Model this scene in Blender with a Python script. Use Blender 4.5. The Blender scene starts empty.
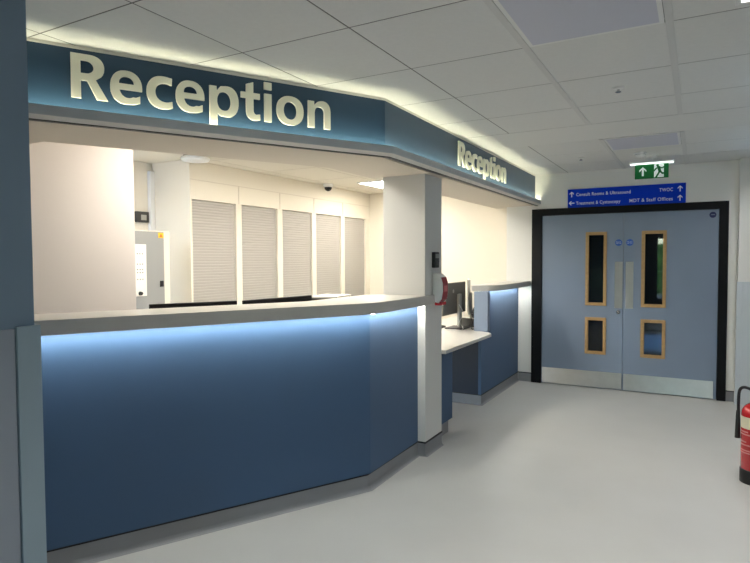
import bpy, bmesh, math, random
from mathutils import Vector, Matrix
random.seed(7)
S = bpy.context.scene
COL = S.collection
PI = math.pi

# ------------------------------------------------------------------ materials
def lin(c):
    return tuple(((v/255)/12.92 if v/255 <= .04045 else (((v/255)+.055)/1.055)**2.4) for v in c)
def mat(name, rgb, rough=.5, metal=0., spec=.5, var=0., vscale=6., bump=0., bscale=200., aniso=0., coat=0., sheen=0.):
    m = bpy.data.materials.new(name); m.use_nodes = True
    nt = m.node_tree; b = nt.nodes['Principled BSDF']
    c = lin(rgb)
    b.inputs['Base Color'].default_value = (*c, 1)
    b.inputs['Roughness'].default_value = rough
    b.inputs['Metallic'].default_value = metal
    b.inputs['Specular IOR Level'].default_value = spec
    b.inputs['Coat Weight'].default_value = coat
    b.inputs['Sheen Weight'].default_value = sheen; b.inputs['Sheen Roughness'].default_value = .5
    if aniso: b.inputs['Anisotropic'].default_value = aniso; b.inputs['Anisotropic Rotation'].default_value = .25
    if var or bump:
        tc = nt.nodes.new('ShaderNodeTexCoord')
    if var:
        n = nt.nodes.new('ShaderNodeTexNoise'); n.inputs['Scale'].default_value = vscale; n.inputs['Detail'].default_value = 4
        nt.links.new(tc.outputs['Object'], n.inputs['Vector'])
        r = nt.nodes.new('ShaderNodeValToRGB')
        r.color_ramp.elements[0].position = .3; r.color_ramp.elements[1].position = .7
        r.color_ramp.elements[0].color = (*[v*(1-var) for v in c], 1)
        r.color_ramp.elements[1].color = (*[min(1, v*(1+var)) for v in c], 1)
        nt.links.new(n.outputs['Fac'], r.inputs['Fac']); nt.links.new(r.outputs['Color'], b.inputs['Base Color'])
    if bump:
        n2 = nt.nodes.new('ShaderNodeTexNoise'); n2.inputs['Scale'].default_value = bscale
        nt.links.new(tc.outputs['Object'], n2.inputs['Vector'])
        bp = nt.nodes.new('ShaderNodeBump'); bp.inputs['Strength'].default_value = bump; bp.inputs['Distance'].default_value = .002
        nt.links.new(n2.outputs['Fac'], bp.inputs['Height']); nt.links.new(bp.outputs['Normal'], b.inputs['Normal'])
    return m
def emit(name, rgb, strength, base=(230, 230, 230)):
    m = mat(name, base, .4)
    b = m.node_tree.nodes['Principled BSDF']
    b.inputs['Emission Color'].default_value = (*rgb, 1)
    b.inputs['Emission Strength'].default_value = strength
    return m
def glass(name, tint=(235, 240, 240)):
    m = bpy.data.materials.new(name); m.use_nodes = True
    nt = m.node_tree; nt.nodes.clear()
    o = nt.nodes.new('ShaderNodeOutputMaterial')
    mix = nt.nodes.new('ShaderNodeMixShader'); fr = nt.nodes.new('ShaderNodeFresnel'); fr.inputs['IOR'].default_value = 1.6
    t = nt.nodes.new('ShaderNodeBsdfTransparent'); t.inputs['Color'].default_value = (*lin(tint), 1)
    g = nt.nodes.new('ShaderNodeBsdfGlossy'); g.inputs['Roughness'].default_value = .02
    nt.links.new(fr.outputs[0], mix.inputs[0]); nt.links.new(t.outputs[0], mix.inputs[1]); nt.links.new(g.outputs[0], mix.inputs[2])
    nt.links.new(mix.outputs[0], o.inputs['Surface'])
    return m

M = {}
M['floor'] = mat('floor_vinyl', (184, 184, 181), .40, spec=.4, var=.025, vscale=2.5, bump=.05, bscale=60)
M['skirting'] = mat('skirting_vinyl', (136, 137, 140), .45, var=.03, vscale=8)
M['cap'] = mat('black_cap_strip', (16, 18, 22), .5)
M['blue'] = mat('blue_laminate', (42, 80, 118), .7, spec=1., sheen=.05, var=.02, vscale=3)
M['fascia'] = mat('fascia_blue_laminate', (38, 66, 92), .55, spec=.4, sheen=.04, var=.02, vscale=3)
M['navy'] = mat('dark_blue_laminate', (20, 34, 56), .5)
M['worktop'] = mat('solid_surface_worktop', (200, 196, 189), .28, var=.02, vscale=20)
M['greypanel'] = mat('grey_laminate', (128, 140, 158), .5)
M['ceil'] = mat('ceiling_tile', (224, 224, 221), .95, spec=.1, var=.015, vscale=40, bump=.15, bscale=350)
M['plaster'] = mat('ceiling_plaster', (226, 226, 223), .9, spec=.1)
M['grid'] = mat('ceiling_grid', (212, 212, 209), .6)
M['joint'] = mat('ceiling_joint', (120, 119, 116), .8)
M['gridgap'] = mat('ceiling_gap', (70, 70, 68), .9)
M['wall'] = mat('painted_wall', (232, 231, 226), .8, spec=.2, bump=.05, bscale=120)
M['wallgrey'] = mat('blue_grey_paint', (122, 141, 158), .7, spec=.25, bump=.05, bscale=120)
M['column'] = mat('column_paint', (218, 217, 213), .7, spec=.25, bump=.05, bscale=120)
M['guard'] = mat('wall_guard_sheet', (150, 168, 178), .45, spec=.3)
M['guardleft'] = mat('slate_wall_guard_sheet', (150, 158, 168), .45, spec=.3)
M['guard2'] = mat('grey_wall_guard_sheet', (206, 213, 218), .45, spec=.3)
M['cream'] = mat('cream_paint', (230, 223, 208), .75, spec=.2, bump=.05, bscale=120)
M['pinkwhite'] = mat('warm_white_paint', (212, 204, 198), .75, spec=.2)
M['soffit'] = mat('soffit_paint', (215, 206, 192), .8, spec=.2)
M['lip'] = mat('grey_aluminium_trim', (190, 193, 195), .5)
M['shadowline'] = mat('pale_trim', (225, 222, 214), .5)
M['white'] = mat('white_plastic', (232, 232, 230), .35)
M['letter'] = mat('cream_sign_letter', (240, 238, 220), .45)
M['shutter'] = mat('shutter_grey', (176, 171, 164), .55)
M['door'] = mat('door_laminate', (124, 137, 156), .45, var=.015, vscale=4)
M['black'] = mat('black_frame_paint', (10, 11, 14), .5, spec=.2)
M['oak'] = mat('oak_bead', (176, 140, 92), .5, var=.12, vscale=30)
M['steel'] = mat('brushed_steel', (206, 205, 202), .42, metal=1., aniso=.95, var=.04, vscale=12)
M['chrome'] = mat('chrome', (200, 200, 200), .2, metal=1.)
M['glass'] = glass('door_glass', (150, 156, 158))
M['clear'] = glass('window_glass')
M['signblue'] = mat('sign_blue', (2, 58, 200), .5, spec=.15)
M['signwhite'] = mat('sign_white', (240, 242, 245), .5)
M['navydisc'] = mat('navy_disc', (22, 32, 84), .4)
M['bluedisc'] = mat('blue_disc', (36, 88, 178), .4)
M['green'] = emit('exit_green', (.0, .16, .03), .10, (8, 104, 46))
M['exitwhite'] = emit('exit_white', (.9, 1, .95), .22, (235, 245, 240))
M['exitlamp'] = emit('exit_lamp', (.92, 1, .96), 1.5)
M['red'] = mat('red_enamel', (186, 22, 30), .22, spec=.6, coat=.3)
M['redplastic'] = mat('red_plastic', (150, 20, 32), .35)
M['blackplastic'] = mat('black_plastic', (18, 18, 19), .4)
M['darkgrey'] = mat('dark_grey_plastic', (62, 60, 56), .45)
M['screen'] = mat('screen_black', (8, 8, 10), .15)
M['monback'] = mat('monitor_back', (104, 99, 90), .45)
M['silver'] = mat('silver_plastic', (178, 176, 168), .35, metal=.3)
M['label'] = mat('cream_label', (226, 218, 190), .5)
M['labelprint'] = mat('label_print', (208, 120, 122), .5)
M['cabinet'] = mat('grey_cabinet', (150, 150, 147), .45)
M['yellow'] = mat('warning_yellow', (238, 190, 40), .5)
M['orange'] = mat('warning_orange', (206, 110, 20), .5)
M['paper'] = mat('white_paper', (238, 234, 224), .7)
M['offpanel'] = mat('unlit_diffuser', (205, 206, 218), .5, spec=.3)
M['lit'] = emit('corridor_lamp', (1, .985, .955), 1.6)
M['litwarm'] = emit('office_lamp', (1, .95, .85), 21.)
M['litsoft'] = emit('office_fill_dim', (1, .95, .86), 13.)  # dim glow of the two added, unseen office panels
M['ledcool'] = emit('counter_led', (1., 1., .93), 62.)
M['ledwarm'] = emit('bulkhead_led', (1., .96, .68), 28.)
M['hedge'] = mat('hedge_green', (70, 110, 50), .8, var=.3, vscale=6)
M['paving'] = mat('paving', (150, 150, 145), .8)
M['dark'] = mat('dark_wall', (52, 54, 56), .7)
M['bluefloor'] = mat('blue_vinyl', (70, 130, 180), .4)

# ------------------------------------------------------------------ mesh helpers
def bm_new(): return bmesh.new()
def link(name, bm, m, parent=None, smooth=False, mats=None):
    bmesh.ops.recalc_face_normals(bm, faces=bm.faces)
    me = bpy.data.meshes.new(name); bm.to_mesh(me); bm.free()
    for mm in (mats or [m]): me.materials.append(mm)
    if smooth:
        for p in me.polygons: p.use_smooth = True
    o = bpy.data.objects.new(name, me); COL.objects.link(o)
    if parent:
        o.parent = parent
    return o
def box(bm, x0, y0, z0, x1, y1, z1, bev=0., M4=None):
    g = bmesh.ops.create_cube(bm, size=1.)
    vs = g['verts']
    for v in vs:
        v.co = Vector(((x0+x1)/2+v.co.x*(x1-x0), (y0+y1)/2+v.co.y*(y1-y0), (z0+z1)/2+v.co.z*(z1-z0)))
    if bev:
        es = list({e for v in vs for e in v.link_edges})
        r = bmesh.ops.bevel(bm, geom=es, offset=bev, segments=2, affect='EDGES', profile=.5)
        vs = list({v for f in r['faces'] for v in f.verts} | {v for v in vs if v.is_valid})
    if M4: bmesh.ops.transform(bm, matrix=M4, verts=vs)
    return vs
def prism(bm, pts, z0, z1, M4=None, bev=0.):
    lo = [bm.verts.new((p[0], p[1], z0)) for p in pts]; hi = [bm.verts.new((p[0], p[1], z1)) for p in pts]
    n = len(pts); fs = []
    fs.append(bm.faces.new(lo[::-1])); fs.append(bm.faces.new(hi))
    for i in range(n): fs.append(bm.faces.new((lo[i], lo[(i+1) % n], hi[(i+1) % n], hi[i])))
    vs = lo+hi
    if bev:
        es = list({e for f in fs[:2] for e in f.edges})
        r = bmesh.ops.bevel(bm, geom=es, offset=bev, segments=2, affect='EDGES', profile=.5)
        vs = list({v for f in r['faces'] for v in f.verts} | {v for v in vs if v.is_valid})
    if M4: bmesh.ops.transform(bm, matrix=M4, verts=vs)
    return vs
def lathe(bm, prof, seg=32, M4=None):
    rings = []
    vs = []
    for r, z in prof:
        if r < 1e-6:
            v = bm.verts.new((0, 0, z)); rings.append([v]); vs.append(v)
        else:
            rg = [bm.verts.new((r*math.cos(2*PI*i/seg), r*math.sin(2*PI*i/seg), z)) for i in range(seg)]
            rings.append(rg); vs += rg
    for a, b in zip(rings, rings[1:]):
        if len(a) == 1 and len(b) == 1: continue
        for i in range(seg):
            j = (i+1) % seg
            if len(a) == 1: bm.faces.new((a[0], b[i], b[j]))
            elif len(b) == 1: bm.faces.new((a[i], a[j], b[0]))
            else: bm.faces.new((a[i], a[j], b[j], b[i]))
    if M4: bmesh.ops.transform(bm, matrix=M4, verts=vs)
    return vs
def tube(bm, pts, r, seg=10):
    pts = [Vector(p) for p in pts]; rings = []
    up0 = Vector((0, 0, 1))
    for i, p in enumerate(pts):
        t = (pts[min(i+1, len(pts)-1)]-pts[max(i-1, 0)]).normalized()
        a = t.cross(up0)
        if a.length < 1e-3: a = t.cross(Vector((1, 0, 0)))
        a.normalize(); b = t.cross(a)
        rings.append([bm.verts.new(p+(a*math.cos(2*PI*k/seg)+b*math.sin(2*PI*k/seg))*r) for k in range(seg)])
    for A, B in zip(rings, rings[1:]):
        for k in range(seg): bm.faces.new((A[k], A[(k+1) % seg], B[(k+1) % seg], B[k]))
    bm.faces.new(rings[0][::-1]); bm.faces.new(rings[-1])
def spline(pts, n=8):
    pts = [Vector(p) for p in pts]; out = []
    P = [pts[0]]+pts+[pts[-1]]
    for i in range(1, len(P)-2):
        for k in range(n):
            t = k/n
            a, b, c, d = P[i-1], P[i], P[i+1], P[i+2]
            out.append(.5*((2*b)+(c-a)*t+(2*a-5*b+4*c-d)*t*t+(3*b-a-3*c+d)*t**3))
    out.append(pts[-1]); return out
def thing(name, label, cat, loc=(0, 0, 0), rotz=0., group=None):
    o = bpy.data.objects.new(name, None); COL.objects.link(o)
    o.empty_display_size = .1
    o.location = loc; o.rotation_euler = (0, 0, rotz); o['label'] = label; o['category'] = cat
    if group: o['group'] = group
    return o
def tag(o, label, cat, group=None):
    o['label'] = label; o['category'] = cat
    if group: o['group'] = group
    return o
def struct(name, bm, m, mats=None):
    o = link(name, bm, m, mats=mats); o['kind'] = 'structure'; return o
def basis(o, x, y, z):          # local x,y,z axes -> world, origin o
    x, y, z = Vector(x), Vector(y), Vector(z)
    return Matrix(((x.x, y.x, z.x, o[0]), (x.y, y.y, z.y, o[1]), (x.z, y.z, z.z, o[2]), (0, 0, 0, 1)))
def text_bm(s, size, depth, bold=0., spacing=1., align='LEFT'):
    c = bpy.data.curves.new('t', 'FONT'); c.body = s; c.size = size; c.extrude = depth/2; c.offset = bold
    c.space_character = spacing; c.align_x = align
    o = bpy.data.objects.new('t', c); COL.objects.link(o)
    bpy.context.view_layer.update()
    me = bpy.data.meshes.new_from_object(o.evaluated_get(bpy.context.evaluated_depsgraph_get()))
    bpy.data.objects.remove(o); bpy.data.curves.remove(c)
    bm = bmesh.new(); bm.from_mesh(me); bpy.data.meshes.remove(me)
    return bm

# ------------------------------------------------------------------ plan geometry
H = 2.42                       # corridor ceiling
HO = 2.38                      # office ceiling
WY = 6.79                      # wall with the double door
V2 = lambda x, y: Vector((x, y))
A0, A1 = V2(-2.528, 1.699), V2(-1.772, 3.101)    # foot line of the angled counter front
dA = (A1-A0).normalized(); nA = V2(dA.y, -dA.x)
def onA(s, n): return A0+dA*s+nA*n
XB = -1.782
def mitre(na, xb):             # where the A line offset by na meets the line x = xb
    p = A0+nA*na; t = (xb-p.x)/dA.x
    return p+dA*t
def band(na, xb, s0, y1, w):   # strip of width w inward from the front line
    p0, p1, p2 = onA(s0, na), mitre(na, xb), V2(xb, y1)
    return [p0, p1, p2, V2(xb-w, y1), mitre(na-w, xb-w), onA(s0, na-w)]

# ------------------------------------------------------------------ shell
bm = bm_new(); box(bm, -5.2, -7.2, -.1, 2.6, 13.2, 0); struct('floor', bm, M['floor'])

# corridor ceiling: tiles with gaps, a plaster band, recessed cells for the lamps
XL = [-2.9+.0] + [-.70+.5875*k for k in (-3, -2, -1, 0, 1, 2, 3, 4, 5)]
YL = [2.09+.604*k for k in range(-15, 0)] + [2.09, 2.69, 3.30, 3.90, 4.44]
YL2 = [5.03, 5.60, 6.19, WY]
XL = sorted(x for x in XL if x > -2.95)
lampcells = {}
bm = bm_new()
LAMPS = [(-.70, 2.09, 'off'), (-.70, 5.03, 'off')]
def cells(ys):
    for x0, x1 in zip(XL, XL[1:]):
        for y0, y1 in zip(ys, ys[1:]):
            if any(abs(x0-lx) < .01 and abs(y0-ly) < .01 for lx, ly, _ in LAMPS): continue
            g = .004
            v = [bm.verts.new((x, y, z)) for z in (H, H+.02) for x, y in ((x0+g, y0+g), (x1-g, y0+g), (x1-g, y1-g), (x0+g, y1-g))]
            for f in ((0, 1, 2, 3), (7, 6, 5, 4), (0, 4, 5, 1), (1, 5, 6, 2), (2, 6, 7, 3), (3, 7, 4, 0)): bm.faces.new([v[i] for i in f])
cells(YL); cells(YL2)
struct('ceiling', bm, M['ceil'])
bm = bm_new(); box(bm, -2.95, -7.1, H+.021, 2.6, 7.0, H+.10); o = struct('ceiling_void', bm, M['gridgap']); o.name = 'trim_1'
bm = bm_new(); box(bm, -1.86, 4.444, H-.001, 2.5, 5.026, H+.0205, .002); o = struct('trim_2', bm, M['plaster'])
bm = bm_new()
for x in (-.70, -.1125):
    for y0, y1 in ((-6.9, 4.44), (5.03, WY)):
        box(bm, x-.016, y0, H-.004, x+.016, y1, H+.012, .002)
struct('trim_3', bm, M['grid']); bm = bm_new()
for x in XL[1:]:
    if abs(x+.70) < .02 or abs(x+.1125) < .02: continue
    for y0, y1 in ((-6.9, 4.44), (5.03, WY)): box(bm, x-.006, y0, H+.001, x+.006, y1, H+.012)
for y in YL+YL2[:-1]:
    box(bm, XL[0], y-.005, H+.001, XL[-1], y+.005, H+.012)
struct('trim_13', bm, M['joint'])

# end wall with the double door opening
DX0, DX1, DZ = -1.683, .273, 2.02
bm = bm_new()
box(bm, -1.99, WY, 0, DX0, WY+.15, 2.6); box(bm, DX0, WY, DZ, DX1, WY+.15, 2.6); box(bm, DX1, WY, 0, .9, WY+.15, 2.6)
struct('wall_end', bm, M['wall'])
bm = bm_new(); box(bm, -2.16, 6.95, 0, -1.99, 7.25, 2.6); struct('wall_nib', bm, M['cream']).name = 'wall_end_return'
bm = bm_new(); box(bm, -4.8, 7.17, 0, -2.1, 7.3, 2.6); struct('wall_office_end', bm, M['cream'])
bm = bm_new(); box(bm, -4.8, 1.62, 0, -4.6, 7.3, 2.6); struct('wall_office_back', bm, M['cream'])
# partition behind the counter: return then a run parallel with the counter
PY = 2.64
q0, q1 = onA(-.125, -.43), onA(.303, -.43)
bm = bm_new()
box(bm, -3.47, .62, 0, -3.35, PY, 2.6); struct('wall_partition', bm, M['pinkwhite'])
# left wall (pillar) nearest the camera
bm = bm_new(); box(bm, -2.14, -7, 0, -2.0, 1.161, 2.6, .003); box(bm, -4.7, .50, 0, -2.1, .62, 2.6); struct('wall_left', bm, M['wallgrey'])
bm = bm_new(); box(bm, -2.0, -6.9, .0, -1.993, 1.090, 1.222, .002); struct('trim_4', bm, M['guardleft'])
bm = bm_new(); prism(bm, [(-2.0, 1.094), (-1.986, 1.094), (-1.986, 1.173), (-2.03, 1.173), (-2.03, 1.162), (-1.9995, 1.162)], .0, 1.228, bev=.002); struct('trim_5', bm, M['guard'])
# right: pier beside the door, near right wall, far hall
bm = bm_new(); box(bm, .355, 6.68, 0, .75, 6.9, 2.6); struct('wall_pier', bm, M['wall'])
bm = bm_new(); box(bm, .345, 6.665, .0, .66, 6.68, 1.215, .002); struct('trim_6', bm, M['guard2'])
bm = bm_new(); box(bm, .392, 6.659, .0, .66, 6.666, 1.215, .002); struct('trim_7', bm, M['guard2'])
bm = bm_new(); box(bm, .64, 2.9, 0, .76, 6.7, 2.6); box(bm, .64, 2.9, 0, 2.5, 3.02, 2.6); struct('wall_right', bm, M['wallgrey'])
bm = bm_new(); box(bm, 2.4, -7, 0, 2.55, 3, 2.6); struct('wall_far_right', bm, M['wallgrey'])
# wall behind the camera with a glazed opening
GX0, GX1, GZ0, GZ1 = -1.15, .55, .12, 2.12
bm = bm_new()
box(bm, -2.6, -7, 0, GX0, -6.85, 2.6); box(bm, GX1, -7, 0, 2.5, -6.85, 2.6)
box(bm, GX0, -7, GZ1, GX1, -6.85, 2.6); box(bm, GX0, -7, 0, GX1, -6.85, GZ0)
struct('wall_back', bm, M['wall'])
bm = bm_new()
for x in (GX0, (GX0+GX1)/2-.025, GX1-.05): box(bm, x, -6.95, GZ0, x+.05, -6.89, GZ1)
for z in (GZ0, 1.0, GZ1-.05): box(bm, GX0, -6.95, z, GX1, -6.89, z+.05)
wf = struct('window_1', bm, M['white'])
bm = bm_new(); box(bm, GX0+.04, -6.925, GZ0+.04, GX1-.04, -6.919, GZ1-.04); link('pane', bm, M['clear'], wf)
bm = bm_new(); box(bm, -8, -16, -.15, 8, -7.25, -.1); o = struct('ground', bm, M['paving'])
bm = bm_new()
box(bm, -5, -14.6, -.1, 5, -13.8, 2.0)
bmesh.ops.subdivide_edges(bm, edges=bm.edges[:], cuts=14, use_grid_fill=True)
for v in bm.verts:
    v.co += Vector((random.uniform(-.08, .08), random.uniform(-.1, .1), random.uniform(-.08, .08) if v.co.z > 0 else 0))
tag(link('hedge', bm, M['hedge']), 'green hedge outside the window behind the camera', 'hedge')

# the bulkhead above the counter
xF = -1.655
F0, Fb = V2(-2.553, 1.482), V2(-1.640, 3.120)
dF = (Fb-F0).normalized(); nF = V2(dF.y, -dF.x)
def onF(s, n): return F0+dF*s+nF*n
def mitF(n, xb):
    p = F0+nF*n; return p+dF*((xb-p.x)/dF.x)
INN = -2.17
ZS = 2.066
def bandF(n0, n1, s0=-.925, y1=WY):    # plan strip between offsets n0 (outer) and n1 (inner) of the fascia line
    return [onF(s0, n0), mitF(n0, xF+n0), V2(xF+n0, y1), V2(xF+n1, y1), mitF(n1, xF+n1), onF(s0, n1)]
outer = [onF(-.98, -.02), mitF(-.02, xF-.02), V2(xF-.02, WY)]
inn = [V2(INN, 6.95), mitre(-.42, INN), onA(-.125, -.42), V2(-3.36, 1.78), V2(-3.36, .625)]
bm = bm_new(); prism(bm, outer+[V2(-1.99, WY), V2(-1.99, 6.95)]+inn, ZS, H+.018); struct('ceiling_bulkhead', bm, M['soffit'])
# office ceiling
bm = bm_new(); prism(bm, [V2(-4.6, 1.782), onA(-.124, -.422), mitre(-.422, INN-.002), V2(INN-.002, 7.17), V2(-4.6, 7.17)], HO, HO+.1); struct('ceiling_office', bm, M['cream'])
bm = bm_new()
for k in range(6): box(bm, -4.6, 2.4+.8*k, HO-.002, -2.2 if k > 2 else -2.7, 2.408+.8*k, HO+.002)
for x in (-3.95, -3.35, -2.75): box(bm, x, 2.6, HO-.002, x+.008, 7.17, HO+.002)
struct('trim_8', bm, M['soffit'])

# fascia panels, lip and LED
bk = thing('bulkhead_fascia', 'long dark blue illuminated fascia bending above the reception counter', 'fascia', (Fb.x, Fb.y, 2.09))
iv = Matrix.Translation((-Fb.x, -Fb.y, -2.09))
def part(name, bm, m, parent, inv=None, smooth=False):
    if inv: bmesh.ops.transform(bm, matrix=inv, verts=bm.verts)
    return link(name, bm, m, parent, smooth)
bm = bm_new(); prism(bm, [onF(-.925, 0), mitF(0, xF), mitF(-.02, xF-.02), onF(-.925, -.02)], 2.09, 2.405); part('fascia_panel', bm, M['fascia'], bk, iv)
bm = bm_new(); prism(bm, [mitF(0, xF), V2(xF, WY-.001), V2(xF-.02, WY-.001), mitF(-.02, xF-.02)], 2.09, 2.405); part('fascia_panel', bm, M['fascia'], bk, iv)
bm = bm_new(); prism(bm, bandF(.003, -.019, y1=WY-.002), 2.4055, 2.4195); part('top_trim', bm, M['shadowline'], bk, iv)
bm = bm_new(); prism(bm, bandF(.067, .061), 2.08, 2.124, bev=.0015); prism(bm, bandF(.060, .0), 2.08, 2.086); part('lip', bm, M['lip'], bk, iv)
bm = bm_new()
def slope(n0, z0, n1, z1):
    P = []
    for n, z in ((n0, z0), (n1, z1)):
        for q in (onF(-.925, n), mitF(n, xF+n), V2(xF+n, WY-.001)): P.append(bm.verts.new((q.x, q.y, z)))
    U = [bm.verts.new((v.co.x, v.co.y, 2.0805)) for v in P[3:]]
    for k in (0, 1):
        bm.faces.new((P[k], P[k+1], P[k+4], P[k+3])); bm.faces.new((P[k], U[k], U[k+1], P[k+1])); bm.faces.new((P[k+3], P[k+4], U[k+1], U[k]))
slope(.066, 2.0800, .036, 2.0650); part('shadow_line', bm, M['shadowline'], bk, iv)
bm = bm_new(); prism(bm, bandF(.036, .012), 2.0600, 2.0692); part('groove_trim', bm, M['darkgrey'], bk, iv)
bm = bm_new()
e = [(onF(-.9, n), z) for n, z in ((.040, 2.088), (.053, 2.101))] + [(mitF(n, xF+n), z) for n, z in ((.040, 2.088), (.053, 2.101))] + [(V2(xF+n, WY-.01), z) for n, z in ((.040, 2.088), (.053, 2.101))]
vs = [bm.verts.new((q.x, q.y, z)) for q, z in e]
ws = [bm.verts.new((v.co.x+.0014*nF.x, v.co.y+.0014*nF.y, v.co.z-.002)) for v in vs]
for k in (0, 2):
    bm.faces.new((vs[k], vs[k+2], vs[k+3], vs[k+1])); bm.faces.new((ws[k+1], ws[k+3], ws[k+2], ws[k]))
    bm.faces.new((vs[k], ws[k], ws[k+2], vs[k+2])); bm.faces.new((vs[k+1], vs[k+3], ws[k+3], ws[k+1]))
bm.faces.new((vs[0], vs[1], ws[1], ws[0])); bm.faces.new((vs[4], ws[4], ws[5], vs[5]))
part('light_strip', bm, M['ledwarm'], bk, iv)

# ------------------------------------------------------------------ raised lettering
def ell(cx, cy, rx, ry, a0, a1, n=28, pw=2.25):
    out = []
    for k in range(n+1):
        a = math.radians(a0+(a1-a0)*k/n); c, s_ = math.cos(a), math.sin(a)
        out.append((cx+rx*math.copysign(abs(c)**(2/pw), c), cy+ry*math.copysign(abs(s_)**(2/pw), s_)))
    return out
ST, XH, CAP, OS = .0385, .149, .1966, .003
def glyph(c):
    # outlines in metres, baseline at 0; first the outer outline, then the counters
    if c == 'R':
        out = [(0, 0), (0, CAP)] + [(.055, CAP)] + ell(.075, .1425, .0615, .0541, 90, -40, 16) + [(.100, .088)] + [(.150, 0), (.1045, 0), (.066, .080), (.0395, .080), (.0395, 0)]
        return [out, [(.0395, .112), (.055, .112)] + ell(.062, .1405, .0305, .0285, -90, 90, 12, 2.) + [(.0395, .169)]]
    if c == 'o':
        return [ell(.078, XH/2, .078, XH/2+OS, 0, 360, 48)[:-1], ell(.078, XH/2, .0385, .0475, 0, 360, 40, 2.1)[:-1]]
    if c == 'i':
        return [[(0, 0), (.0395, 0), (.0395, XH-.003), (0, XH-.003)]]
    if c == 'dot':
        return [[(-.001, .168), (.0405, .168), (.0405, .206), (-.001, .206)]]
    if c == 'e':
        cx, cy, rx, ry = .0690, XH/2, .0690, XH/2+OS
        outer = ell(cx, cy, rx, ry, 0, 282, 40) + [(.107, .001), (.1285, .009), (.1285, .041)]
        inner = ell(.0765, cy, .0385, .048, 300, 194, 14, 2.1)
        return [[(.138, .064)] + outer + [(.110, .0325)] + inner + [(.0385, .064)], [(.0372, .091)] + ell(.0700, .091, .0330, .0335, 180, 0, 16, 2.2)[1:-1] + [(.1030, .091)]]
    if c == 'c':
        cx, cy, rx, ry = .0750, XH/2, .0750, XH/2+OS
        return [[(.117, .147)] + ell(cx, cy, rx, ry, 78, 284, 36) + [(.119, .006), (.1165, .0365)] + ell(.0860, cy, .0470, .045, 292, 66, 26, 2.1) + [(.1150, .1135)]]
    if c == 'n':
        out = [(0, 0), (.0385, 0), (.0385, .085)] + ell(.0690, .085, .0295, .0325, 180, 0, 14, 2.2)[1:] + [(.0985, 0), (.137, 0)]
        out += ell(.0885, .092, .0485, .060, 0, 105, 16) + [(.058, .145), (.0400, .127), (.0370, .127), (.0360, XH-.003), (0, XH-.003)]
        return [out]
    if c == 'p':
        d = -.052
        out = [(0, d), (.0385, d), (.0385, .013), (.055, .0)] + ell(.0890, XH/2, .0600, XH/2+OS, -100, 100, 30) + [(.056, .148), (.0400, .128), (.0365, .128), (.0355, XH-.003), (0, XH-.003)]
        return [out, ell(.0735, XH/2, .0355, .0475, 0, 360, 36, 2.15)[:-1]]
    if c == 't':
        return [[(0, .139), (.028, .139), (.028, .181), (.0665, .195), (.0665, .139), (.102, .139), (.102, .1095), (.0665, .1095), (.0665, .048)] + ell(.0830, .048, .0165, .0195, 180, 262, 8, 2.) + [(.102, .0325), (.1035, .003)] + ell(.0750, .0460, .0470, .0480, 282, 180, 12) + [(.028, .1095), (0, .1095)]]
LET = [('R', 0, .149), ('e', .1605, .138), ('c', .3187, .119), ('e', .4527, .1385), ('p', .6165, .149), ('t', .7788, .1025), ('i', .906, .0395), ('o', .9746, .156), ('n', 1.159, .137)]
def outline_bm(loops, depth):
    c = bpy.data.curves.new('outline', 'CURVE'); c.dimensions = '2D'; c.fill_mode = 'BOTH'; c.extrude = depth/2; c.bevel_depth = 0
    for lp in loops:
        sp = c.splines.new('POLY'); sp.points.add(len(lp)-1); sp.use_cyclic_u = True
        for q, (x, y) in zip(sp.points, lp): q.co = (x, y, 0, 1)
    o = bpy.data.objects.new('outline', c); COL.objects.link(o); bpy.context.view_layer.update()
    me = bpy.data.meshes.new_from_object(o.evaluated_get(bpy.context.evaluated_depsgraph_get()))
    bpy.data.objects.remove(o); bpy.data.curves.remove(c)
    bm = bmesh.new(); bm.from_mesh(me); bpy.data.meshes.remove(me)
    bmesh.ops.remove_doubles(bm, verts=bm.verts, dist=1e-5)
    return bm
def lettering(nm, label, origin, xdir, width, cap):
    t = thing(nm, label, 'sign', origin, 0)
    sx, sy = width/1.296, cap/CAP
    xd = Vector((xdir.x, xdir.y, 0)); up = Vector((0, 0, 1)); nd = xd.cross(up)
    for c, off, w in LET:
        lo = None
        for g in ([c, 'dot'] if c == 'i' else [c]):
            lb = outline_bm(glyph(g), .012)
            for v in lb.verts:
                x, y, z = v.co
                v.co = xd*((x+off)*sx)+up*(y*sy)+nd*z
            lo = link('letter' if g == c else 'letter_dot', lb, M['letter'], lo or t)
    return t
oA = onF(.1635, .0275); lettering('reception_lettering', 'large raised cream Reception lettering on the wide fascia at left', (oA.x, oA.y, 2.181), dF, 1.296, .1966)
lettering('reception_lettering', 'smaller-looking raised Reception lettering on the fascia nearer the double doors', (xF+.0275, 4.248, 2.178), V2(0, 1), 1.27, .188)

# ------------------------------------------------------------------ reception counter (near)
SK = .10
ct = thing('reception_counter', 'long blue fronted reception counter base with a bend beside the column', 'counter', (A1.x, A1.y, 0))
iv = Matrix.Translation((-A1.x, -A1.y, 0))
YB1 = 3.828
bm = bm_new(); prism(bm, [onA(-1.10, 0), A1, A1-nA*.03, onA(-1.10, -.03)], SK+.006, 1.115); part('front_panel', bm, M['blue'], ct, iv)
bm = bm_new(); prism(bm, [A1+V2(.0, .0), V2(XB, YB1), V2(XB-.03, YB1), mitre(-.03, XB-.03)], SK+.006, 1.115); part('front_panel', bm, M['blue'], ct, iv)
bm = bm_new(); prism(bm, band(.004, XB+.004, -1.10, YB1, .03), SK-.001, SK+.006); part('cap_strip', bm, M['cap'], ct, iv)
bm = bm_new(); prism(bm, band(.0, XB, -1.10, YB1, .028), 0, SK-.001)
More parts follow.
